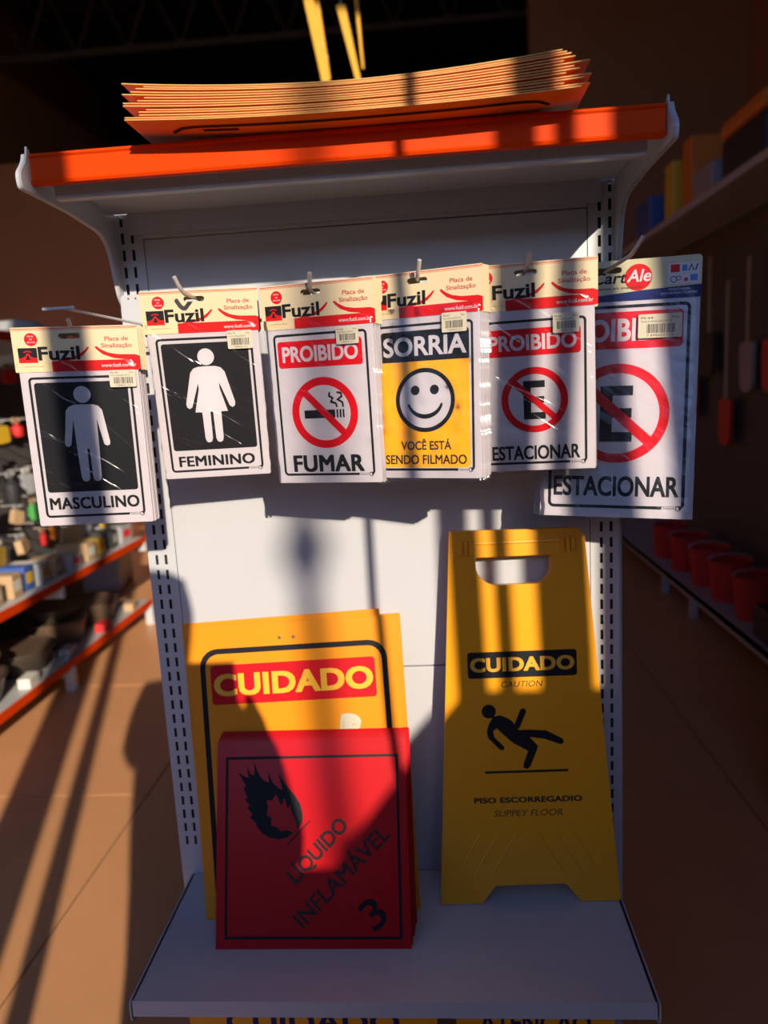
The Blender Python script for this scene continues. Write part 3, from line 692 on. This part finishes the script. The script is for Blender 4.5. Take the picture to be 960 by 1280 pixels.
# ------------------------------------------------------------------ yellow floor sign
fs = thing('floor_sign', 'yellow folding wet floor sign reading CUIDADO leaning against the back panel', 'sign')
cxm = (0.0795 + .3931) / 2
fs.matrix_world = Matrix.Translation(Vector((cxm, -.0905, .6005))) @ (Matrix.Rotation(math.atan2(.0246, .9997), 3, 'Z') @ Matrix.Rotation(-math.asin(.0726), 3, 'X')).to_4x4()
out = fillet([(-.1552, .0006, .003), (-.0822, .0006, .004), (-.0583, .0330, .006), (.0639, .0345, .006), (.0888, .0012, .004), (.1568, .0012, .003), (.1115, .6400, .0), (.1030, .6560, .010), (-.1125, .6590, .004), (-.1140, .640, 0)])
hole = fillet([(-.0707, .6125, .004), (-.0700, .585, .012), (-.0500, .5645, .018), (.0380, .5645, .018), (.0560, .585, .012), (.0556, .6130, .004)])
front = G().slab(out, [hole], -.001, .012).build('front_panel', YPL, fs, bevel=.0018)
inner = fillet([(-.1400, .1400, .012), (-.1020, .6240, .004), (-.0790, .6200, .003), (-.0770, .565, .02), (-.052, .530, .02), (.048, .528, .02), (.0680, .560, .02), (.070, .620, .003), (.0985, .6200, .004), (.1405, .1400, .012)])
g = G().ribbon(inner, .0022, closed=True); g.v = [(a, -.0017, c) for a, b, c in g.v]; g.build('panel_rim', YPL, front)
g = G()
for i in range(4):
    x = -.020 - i * .031; g.tube([(x, -.0005, .128), (x - .045 * (1 - .08 * i), -.0005, .052 + .004 * i)], .0016, 6)
    x = .018 + i * .031; g.tube([(x, -.0005, .128), (x + .045 * (1 - .08 * i), -.0005, .052 + .004 * i)], .0016, 6)
for x in (-.006, .006): pass
g.tube([(-.030, -.0005, .088), (.0, -.0005, .132), (.032, -.0005, .088)], .0014, 6)
for i, o in enumerate([g]): o.build('grip_ribs', YPL, front)
back = G().slab([(x * .995, z - .004) for x, z in fillet([(-.1552, .0046, .003), (-.0822, .0046, .004), (-.0583, .0330, .006), (.0639, .0345, .006), (.0888, .0052, .004), (.1568, .0052, .003), (.1115, .6400, .0), (.1030, .6560, .010), (-.1125, .6590, .004), (-.1140, .640, 0)])], [[(x, z - .004) for x, z in hole]], .015, .028).build('rear_panel', YPL, fs, bevel=.0018)
for xh in (-.086, .0825):
    g = G()
    for k in (-1, 0, 1): g.box(xh + k * .0085 - .0032, xh + k * .0085 + .0032, -.006, .018, .617, .642)
    g.tube([(xh - .014, .006, .636), (xh + .014, .006, .636)], .0045, 10)
    g.build('hinge', YPL, fs, bevel=.0012)
G().tube([(-.074, .002, .636), (.070, .002, .636)], .0042, 10).build('hinge_bar', YPL, fs, smooth=True)
it = []
it.append(('black_banner', INK, G().flat(rrect(-.0912, .0925, .4052, .4506, .005)), 0))
g = G(); text(g, 'CUIDADO', .0007, .4165, .1735, .0235, .042, spacing=1.05); it.append(('banner_lettering', mat('sign_yellow_lettering', (.80, .40, .03), .4), g, 1))
g = G(); text(g, 'CAUTION', -.0005, .3885, .0700, .0100, .002, .2); it.append(('english_lettering', INKB, g, 0))
def ZP(x, y):                                                        # drawing grid of the pictogram -> metres on the sign
    return (-.0379 + (x - 265) * .000540, .2821 - (y - 725) * .000540 + .0)
g = G().disc(*ZP(227, 605), .0122, n=24)
g.v = [(a, 0, c) for a, b, c in g.v]
it.append(('falling_person_pictogram', INK, g, 0))
def lim(pts, wd, layer): gg = G().ribbon([ZP(*p) for p in pts], wd); it.append(('falling_person_pictogram', INK, gg, layer))
gg = G().flat([ZP(*p) for p in [(240, 622), (262, 618), (285, 628), (300, 640), (318, 668), (352, 668), (405, 672), (455, 700), (460, 712), (450, 720), (400, 700), (352, 692), (378, 722), (374, 735), (352, 788), (342, 797), (330, 792), (330, 780), (346, 738), (300, 710), (268, 680), (250, 660), (238, 670), (242, 690), (272, 722), (270, 732), (258, 732), (222, 692), (218, 670), (226, 645)]]); it.append(('falling_person_pictogram', INK, gg, 1))
lim([(314, 655), (334, 608)], .0105, 2)
gg = G().ribbon([(-.0672, .2389), (.0712, .2392)], .0042); it.append(('ground_line', INK, gg, 0))
g = G(); text(g, 'PISO ESCORREGADIO', .0028, .1838, .1840, .0098, .044, spacing=1.05); it.append(('lettering', INKB, g, 0))
g = G(); text(g, 'SLIPPEY FLOOR', .0022, .1592, .1175, .0112, .002, .2); it.append(('english_lettering', INKB, g, 0))
for q in it: q[2].v = [(a, b, c) for a, b, c in q[2].v]
prints(it, 1.0, front, .0012)

# ------------------------------------------------------------------ boards lying on the top shelf
def flat_board(i, n, label):
    t = thing('flat_board', label, 'sign', group='orange boards stacked flat on the top shelf')
    f = i / (n - 1); rnd = random.Random(i * 13 + 1)
    xa = -.252 + (0 if i in (0, n - 1) else rnd.choice((0, .0, .012, .02, .03)) * .9); xb = .285 + (.008 if i == 0 else [.0, .018, -.012, .012, .02, -.010, .006][i % 7])
    if i >= n - 4: xb = .272 + (.012 * (n - 1 - i)) * .4
    V = []; F = []; nx = 20; th = .0010; depth = .31; yf = -.325 + rnd.uniform(-.002, .003)
    def zc(x):
        lo = 1.8265 + .0075 * max(0, (abs(x - .05) - .02) / .25) ** 2 * (1 if x < 0 else .9)
        hi = 1.8605 + .0150 * (abs(x - .03) / .26) ** 1.8
        return lo + (hi - lo) * f
    for k in range(nx + 1):
        x = xa + (xb - xa) * k / nx; z = zc(x)
        for (y, zz) in ((yf, z), (yf + depth, z), (yf + depth, z + th), (yf, z + th)): V.append((x, y, zz))
    for k in range(nx):
        for q in range(4): r = (q + 1) % 4; F.append((k * 4 + q, k * 4 + r, k * 4 + 4 + r, k * 4 + 4 + q))
    F.append((0, 3, 2, 1)); F.append(tuple(nx * 4 + q for q in range(4)))
    me = bpy.data.meshes.new('board_sheet'); me.from_pydata(V, [], F); me.materials.append(ORANGE_RED); me.materials.append(CORE)
    for p in me.polygons:
        if abs(p.normal.z) < .7: p.material_index = 1
    me.update(); o = link('board_sheet', me, None, t)
    return t, zc, xa, xb, yf
ORANGE_RED = mat('orange_board_face', (.88, .22, .012), .4, var=.03)
NB = 14
for i in range(NB):
    lab = ('lowest of the orange boards lying flat on the top shelf, black border visible from below' if i == 0 else 'topmost of the orange boards lying flat on the top shelf' if i == NB - 1 else '%s orange board from the bottom of the flat stack on the top shelf' % ['', 'second', 'third', 'fourth', 'fifth', 'sixth', 'seventh', 'eighth', 'ninth', 'tenth', 'eleventh', 'twelfth', 'thirteenth'][i])
    t, zc, xa, xb, yf = flat_board(i, NB, lab)
    if i == 0:                                                       # black border line printed on the underside
        g = G(); n = 30; pts = []
        for k in range(n + 1):
            x = xa + .045 + (xb - xa - .075) * k / n; e = min(k, n - k) / 3; yy = yf + .022 + (0 if e >= 1 else .02 * (1 - math.sqrt(1 - (1 - e) ** 2))); pts.append((x, yy))
        for x, y in pts: g.v += [(x, y, zc(x) - .0003), (x, y + .009, zc(x) - .0003)]
        for k in range(n): g.f.append((2 * k, 2 * k + 2, 2 * k + 3, 2 * k + 1))
        g.build('border_line', INK, t)
        x0 = xa + .085; g = G(); g.v = [(x0, yf + .036, zc(x0) - .0003), (x0 + .045, yf + .036, zc(x0 + .045) - .0003), (x0 + .045, yf + .044, zc(x0 + .045) - .0003), (x0, yf + .044, zc(x0) - .0003)]; g.f = [(0, 3, 2, 1)]
        g.build('printed_patch', INK, t)

# boards under the lower shelf
for i, (x0, x1, lb, tx) in enumerate(((-.330, .07, 'yellow board reading CUIDADO standing under the lower shelf at left', 'CUIDADO'), (.10, .345, 'yellow board standing under the lower shelf at right', 'ATENÇÃO'))):
    t = thing('warning_board', lb, 'sign', (x0, -.255, .1505), group='yellow boards under the lower shelf')
    G().box(0, x1 - x0, 0, .003, 0, .385).build('board_sheet', YPL, t)
    g = G(); text(g, tx, (x1 - x0) / 2, .340, (x1 - x0) * .7, .035, .025); prints([('lettering', NAVY, g, 0)], 1.0, t, .0002)
    t.rotation_euler = (-.03, 0, 0)

# ------------------------------------------------------------------ shelving run at the left (behind)
GREY = mat('grey_shelf_paint', (.50, .50, .50), .5)
PEG = mat('dark_pegboard', (.10, .09, .09), .7)
def C(name, col, r=.5, m_=0.0): return mat(name, col, r, m_)
BRN = C('dark_rubber', (.06, .045, .035), .45); RUST = C('brown_rubber', (.12, .075, .05), .5)
cols = [C('pack_red', (.65, .03, .03)), C('pack_white', (.7, .68, .62)), C('pack_yellow', (.8, .5, .03)), C('pack_orange', (.8, .22, .02)), C('pack_cardboard', (.50, .33, .18)), C('pack_blue', (.05, .12, .4)), C('pack_green', (.06, .30, .07)), C('pack_grey', (.35, .35, .36)), C('pack_black', (.03, .03, .035))]
cname = ['red', 'white', 'yellow', 'orange', 'cardboard', 'blue', 'green', 'grey', 'black']
XL = -1.87
lr = thing('shelving_run', 'grey shelving with orange price strips and mixed goods at far left', 'shelf unit', (XL, 2.5, 0))
def LG(): return G()
for (z, d_) in ((.165, .46), (.60, .42), (1.85, .36)):
    G().box(-d_, 0, -1.3, 1.02, z - .03, z).build('shelf_board', GREY, lr)
    s_ = G().box(0.002, .012, -1.3, 1.02, z - .038, z + .004).build('price_strip', LIP, lr, label='orange price strip')
G().box(-.50, -.46, -1.3, 1.02, 0, 1.95).build('back_board', PEG, lr)
for y in (-1.28, -.13, 1.0):
    for z in (.165, .60, 1.85): G().box(-.40, .018, y - .012, y + .012, z - .09, z - .031).build('bracket', WHITE_METAL, lr)
    G().box(-.03, .02, y - .02, y + .02, 0, .13).build('foot', WHITE_METAL, lr)
def box_item(name, lab, cat, col, x, y, z, sx, sy, sz, rot=0, grp=None, mark=None):
    t = thing(name, lab, cat, (x, y, z), (0, 0, rot), grp)
    G().box(-sx / 2, sx / 2, -sy / 2, sy / 2, 0, sz).build('carton', col, t, bevel=min(sx, sy, sz) * .06)
    if mark: G().box(sx / 2, sx / 2 + .001, -sy * .32, sy * .32, sz * .3, sz * .75).build('printed_label', mark, t)
    return t
rr = random.Random(3)
# goods on the middle shelf (z .60), some on its upper deck
mid = [(0, 1.35), (1, 1.47), (0, 1.62), (1, 1.74), (4, 1.9), (4, 2.08), (5, 2.22), (1, 2.33), (4, 2.5), (7, 2.68), (4, 2.86), (2, 3.02), (8, 3.2), (7, 3.38)]
for i, (c, y) in enumerate(mid):
    sx, sy, sz = rr.uniform(.12, .2), rr.uniform(.09, .13), rr.uniform(.07, .13)
    box_item('goods_carton', '%s carton on the middle shelf of the left run, number %s from the near end' % (cname[c], ['one', 'two', 'three', 'four', 'five', 'six', 'seven', 'eight', 'nine', 'ten', 'eleven', 'twelve', 'thirteen', 'fourteen'][i]), 'box', cols[c], XL - .14, y, .6005, sx, sy, sz, rr.uniform(-.2, .2), 'cartons on the middle shelf', cols[(c + 1) % 4])
# rows of bagged goods hanging on the pegboard
cnt = 0
for row, (z, seq) in enumerate(((1.70, (3, 0, 8, 7, 1)), (1.42, (0, 2, 1, 7, 8, 2)), (1.15, (7, 2, 8, 1, 2, 8)), (.98, (6, 1, 6, 2, 1, 4)), (.82, (0, 3, 4, 7, 2, 4)))):
    for i in range(11):
        y = 1.42 + i * .19 + row * .02; c = seq[i % len(seq)]
        t = thing('hanging_pack', '%s bagged item, %s from the near end of the %s peg row' % (cname[c], ['first', 'second', 'third', 'fourth', 'fifth', 'sixth', 'seventh', 'eighth', 'ninth', 'tenth', 'eleventh'][i], ['top', 'second', 'third', 'fourth', 'lowest'][row]), 'pack', (XL - .20 - rr.uniform(0, .05), y, z), (0, 0, 0), 'bagged goods on the left pegboard')
        h = rr.uniform(.07, .15); w2 = rr.uniform(.03, .075)
        if (i + row) % 3 == 1: G().lathe([(0, -h), (w2 * .5, -h), (w2 * .62, -h * .8), (w2 * .6, -h * .3), (w2 * .2, -.01), (w2 * .2, 0)], 14).build('bottle', cols[c], t, smooth=True)
        else: G().slab(fillet([(-w2, -h, .02), (w2, -h, .02), (w2 * .9, -.01, .015), (-w2 * .9, 0, .015)]), (), -.018, .018).build('bag', cols[c], t, bevel=.006).rotation_euler = (rr.uniform(-.15, .15), rr.uniform(-.2, .2), PI / 2 + rr.uniform(-.4, .4))
        G().box(-.003, .003, -.035, .035, 0, .03).build('header_card', cols[(1, 7, 4, 1)[(c * 2 + i) % 4]], t)
        G().tube([(.03, 0, .018), (-.20, 0, .02)], .003, 6).build('peg', STEEL, t)
# coiled hoses and rubber basins on the bottom shelf
def basin(lab, x, y, z, r, h, m_, tilt=(0, 0)):
    t = thing('rubber_basin', lab, 'basin', (x, y, z), (tilt[0], tilt[1], 0), 'rubber basins on the bottom shelf')
    G().lathe([(.0, 0), (r * .72, 0), (r * .8, .01), (r, h), (r * 1.04, h), (r * 1.04, h * .93)], 26).build('bowl', m_, t, smooth=True)
    G().lathe([(r * .98, h * 1.0), (r * .93, h * 1.02), (r * .70, h * .25), (.01, h * .22)], 26).build('inner_wall', RUST, t, smooth=True)
for i, (y, r, h, z) in enumerate(((1.42, .17, .11, .166), (1.80, .19, .14, .166), (1.80, .17, .08, .307), (2.26, .18, .12, .166), (2.66, .17, .15, .166), (2.66, .15, .07, .317), (3.08, .17, .13, .166))):
    basin('dark rubber basin %s on the bottom shelf at far left' % ['nearest the viewer', 'second from the near end', 'stacked on the second one', 'in the middle', 'fourth along with another on top', 'stacked on the fourth one', 'nearest the far end'][i], XL - .215, y, z, r, h, BRN if i % 2 else RUST)
for i, (y, c) in enumerate(((1.60, 1), (2.05, 1), (2.45, 7), (2.88, 0), (3.3, 4))):
    box_item('goods_packet', '%s packet lying between the basins on the bottom shelf at far left' % ['small white', 'white bagged', 'grey', 'red', 'cardboard'][i], 'packet', cols[c], XL - .045, y, .1655, .06, .11, .05, .1, 'packets between the basins')
# tub of goods on the floor further left
for i, (x, y, c) in enumerate(((-3.0, 3.6, 4), (-3.4, 4.3, 3), (-2.7, 4.6, 7))):
    box_item('floor_carton', '%s carton on the floor behind the left shelving' % cname[c], 'box', cols[c], x, y, 0, .4, .5, .9, .2, 'cartons behind the left shelving')
# sacks on the top shelf of the left run
for i, (y, c) in enumerate(((1.6, 3), (2.15, 1), (2.6, 7))):
    t = thing('folded_sack', '%s sack lying on top of the left shelving' % cname[c], 'sack', (XL - .18, y, 1.851), (0, 0, 0), 'sacks on top of the left shelving')
    G().lathe([(0, 0), (.12, .005), (.15, .04), (.12, .085), (.03, .10), (0, .1)], 18).build('sack_body', cols[c], t, smooth=True)

# ------------------------------------------------------------------ shelving run at the right (behind)
XR = 1.64
rr_ = thing('shelving_run', 'tall grey shelving in the dark at the right behind the rack', 'shelf unit', (XR, 3.8, 0))
G().box(0, .45, -2.2, 2.0, .125, .165).build('base_deck', GREY, rr_)
G().box(.0, .004, -2.2, 2.0, .105, .17).build('base_lip', GREY, rr_)
G().box(0, .42, -2.2, 2.0, 2.42, 2.46).build('shelf_board', GREY, rr_)
G().box(.45, .48, -2.2, 2.0, 0, 2.5).build('back_board', PEG, rr_)
for y in (-1.95, -.53, .03, 1.4):
    G().box(-.01, .03, y - .02, y + .02, 0, .12).build('foot', GREY, rr_)
def bucket(y, lab, r=.12, h=.24):
    t = thing('bucket', lab, 'bucket', (XR + .15, y, .1655), (0, 0, 0), 'red buckets on the right base deck')
    G().lathe([(0, 0), (r * .8, 0), (r, h), (r * 1.05, h), (r * 1.05, h * .95)], 24).build('bucket_body', cols[0], t, smooth=True)
    G().tube([(r * math.cos(a) * 1.02, 0 + r * .0, h + r * math.sin(a) * .3) for a in [PI * k / 10 for k in range(11)]], .003, 6).build('handle', STEEL, t)
for y, lab in ((2.72, 'largest nearest red bucket on the right base deck'), (3.08, 'second red bucket from the near end at right'), (3.42, 'third red bucket from the near end at right'), (3.80, 'fourth red bucket at right'), (4.2, 'farthest red bucket on the right base deck')):
    bucket(y, lab)
t = thing('tool_case', 'black case standing at the near end of the right base deck', 'case', (XR + .16, 2.35, .1655)); G().box(-.13, .13, -.12, .12, 0, .16).build('case_body', cols[8], t, bevel=.01); G().box(-.04, .04, -.01, .01, .16, .19).build('handle', cols[8], t)
for i in range(9):
    y = 2.2 + i * .32; c = (0, 8, 0, 0, 7, 0, 8, 0, 0)[i]; h = (.7, .5, .8, .6, .5, .75, .5, .7, .6)[i]
    t = thing('hanging_tool', '%s garden tool hanging on the right board, place %s from the near end' % (cname[c], ['first', 'second', 'third', 'fourth', 'fifth', 'sixth', 'seventh', 'eighth', 'ninth'][i]), 'tool', (XR + .38, y, 2.25 - (i % 3) * .1), (0, 0, 0), 'tools hanging on the right board')
    G().tube([(0, 0, 0), (0, 0, -h)], .014, 8).build('handle', cols[4], t)
    G().slab(fillet([(-.09, -h - .30, .08), (.09, -h - .30, .08), (.10, -h, .02), (-.10, -h, .02)]), (), -.01, .01).build('blade', cols[c], t).rotation_euler = (0, 0, PI / 2)
tops = [('blue crate on top of the right shelving', 5, XR + .14, 4.35, .30, .36, .22), ('yellow carton on top of the right shelving', 2, XR + .14, 3.80, .28, .16, .32), ('orange carton on top of the right shelving', 3, XR + .16, 3.52, .28, .16, .38), ('grey carton on top of the right shelving', 7, XR + .14, 3.20, .28, .30, .14)]
for lb, c, x, y, sx, sy, sz in tops: box_item('stored_carton', lb, 'box', cols[c], x, y, 2.461, sx, sy, sz, 0, 'cartons on top of the right shelving')
t = thing('machine_case', 'black case with an orange lid on top of the right shelving', 'case', (XR + .16, 2.72, 2.461))
G().box(-.14, .14, -.26, .26, 0, .20).build('case_body', cols[8], t, bevel=.02); G().box(-.15, .15, -.27, .27, .20, .29).build('case_lid', cols[3], t, bevel=.03)

# ------------------------------------------------------------------ yellow pennants hanging from the roof
YP = mat('yellow_pennant_cloth', (.70, .36, .01), .6)
for i, (x, w_, zt, zb, sk, lb) in enumerate(((-.72, .09, 4.6, 3.5, .14, 'leftmost yellow hanging strip above the rack'), (-.60, .06, 4.3, 3.44, .06, 'bright yellow hanging strip beside the leftmost one'), (-.42, .06, 4.0, 3.40, .10, 'short yellow hanging strip right of the others'), (-.31, .03, 4.2, 3.62, .02, 'thin dim yellow strip, rightmost of those hanging'))):
    t = thing('hanging_strip', lb, 'banner', (x, 4.0 + i * .05, 0), (0, 0, 0), 'yellow strips hanging from the roof')
    g = G().slab([(0, zt), (w_, zt), (w_ + sk, zb), (w_ * .55 + sk, zb)] if i != 1 else [(0, zt), (w_ * .8, zt), (w_ + sk, zb + .1), (w_ * .2 + sk, zb)], (), 0, .01).build('cloth', YP, t)
    G().tube([(w_ / 2, .005, zt), (w_ / 2, .005, 7.3)], .006, 6).build('hanging_rod', STEEL, t)
    if i < 2: G().tube([(w_ * .7 + sk * .9, .03, zb + .25), (w_ * .7 + sk * .9, .03, zb - .2)], .014, 6).build('weight_rod', GREY, t)

# ------------------------------------------------------------------ the photographer (behind the camera) and the phone
SK = mat('skin', (.45, .26, .17), .6); SHIRT = mat('dark_shirt', (.06, .07, .10), .8)
ph = thing('phone', 'phone held up by the photographer, behind the view', 'phone', (CAM.x + .01, CAM.y - .022, CAM.z))
G().box(-.048, .046, -.004, .004, -.142, .014).build('phone_body', cols[8], ph, bevel=.003)
cr = thing('shadow_stack', 'unseen crates added to close the shadow wedge, beside the shop entrance behind the viewer', 'crates', (.47, -2.02, 0))
for k in range(5): G().box(-.11, .11, -.10, .10, k * .279 + .002, k * .279 + .274).build('crate', cols[7], cr, bevel=.008)  # plain boxes of the unseen stack, added to close the shadow wedge
def person():
    me = bpy.data.meshes.new('person'); X = .105; Y = -1.66
    V = [(X, Y, .95), (X, Y, 1.15), (X, Y + .01, 1.38), (X, Y + .02, 1.54), (X, Y + .04, 1.63), (X, Y + .06, 1.73), (X, Y + .05, 1.80),
         (X - .19, Y, 1.50), (X - .25, Y + .06, 1.20), (X - .05, Y + .30, 1.38), (X - .03, Y + .36, 1.41),
         (X + .16, Y, 1.50), (X + .19, Y + .06, 1.27), (X + .10, Y + .30, 1.37), (X + .075, Y + .36, 1.40),
         (X - .10, Y, .88), (X - .12, Y + .02, .48), (X - .12, Y - .02, .07), (X - .13, Y + .14, .03),
         (X + .10, Y, .88), (X + .12, Y + .02, .48), (X + .12, Y - .02, .07), (X + .13, Y + .14, .03)]
    E_ = [(0, 1), (1, 2), (2, 3), (3, 4), (4, 5), (5, 6), (2, 7), (7, 8), (8, 9), (9, 10), (2, 11), (11, 12), (12, 13), (13, 14), (0, 15), (15, 16), (16, 17), (17, 18), (0, 19), (19, 20), (20, 21), (21, 22)]
    R_ = [.22, .22, .20, .09, .09, .115, .09, .085, .075, .05, .035, .085, .07, .045, .035, .09, .06, .045, .035, .09, .06, .045, .035]
    for side, wv in ((-1, 10), (1, 14)):
        for k in range(5):
            b = V[wv]; n0 = len(V)
            zf = .035 - k * .018; V.append((b[0] + side * .004, b[1] + .01, b[2] + zf)); V.append((b[0] - side * .012, b[1] + .035, b[2] + zf + .004))
            R_ += [.009, .008]; E_ += [(wv, n0), (n0, n0 + 1)]
    me.from_pydata(V, E_, []); o = bpy.data.objects.new('person', me); COL.objects.link(o)
    sm = o.modifiers.new('skin', 'SKIN'); sm.use_smooth_shade = True
    for i, r in enumerate(R_): me.skin_vertices[0].data[i].radius = (r, r * (.72 if i < 3 else 1))
    me.skin_vertices[0].data[0].use_root = True
    ss = o.modifiers.new('sub', 'SUBSURF'); ss.levels = 1; ss.render_levels = 1
    me.materials.append(SHIRT)
    tag(o, 'person behind the camera raising a phone, seen only as a shadow', 'person'); return o
person()
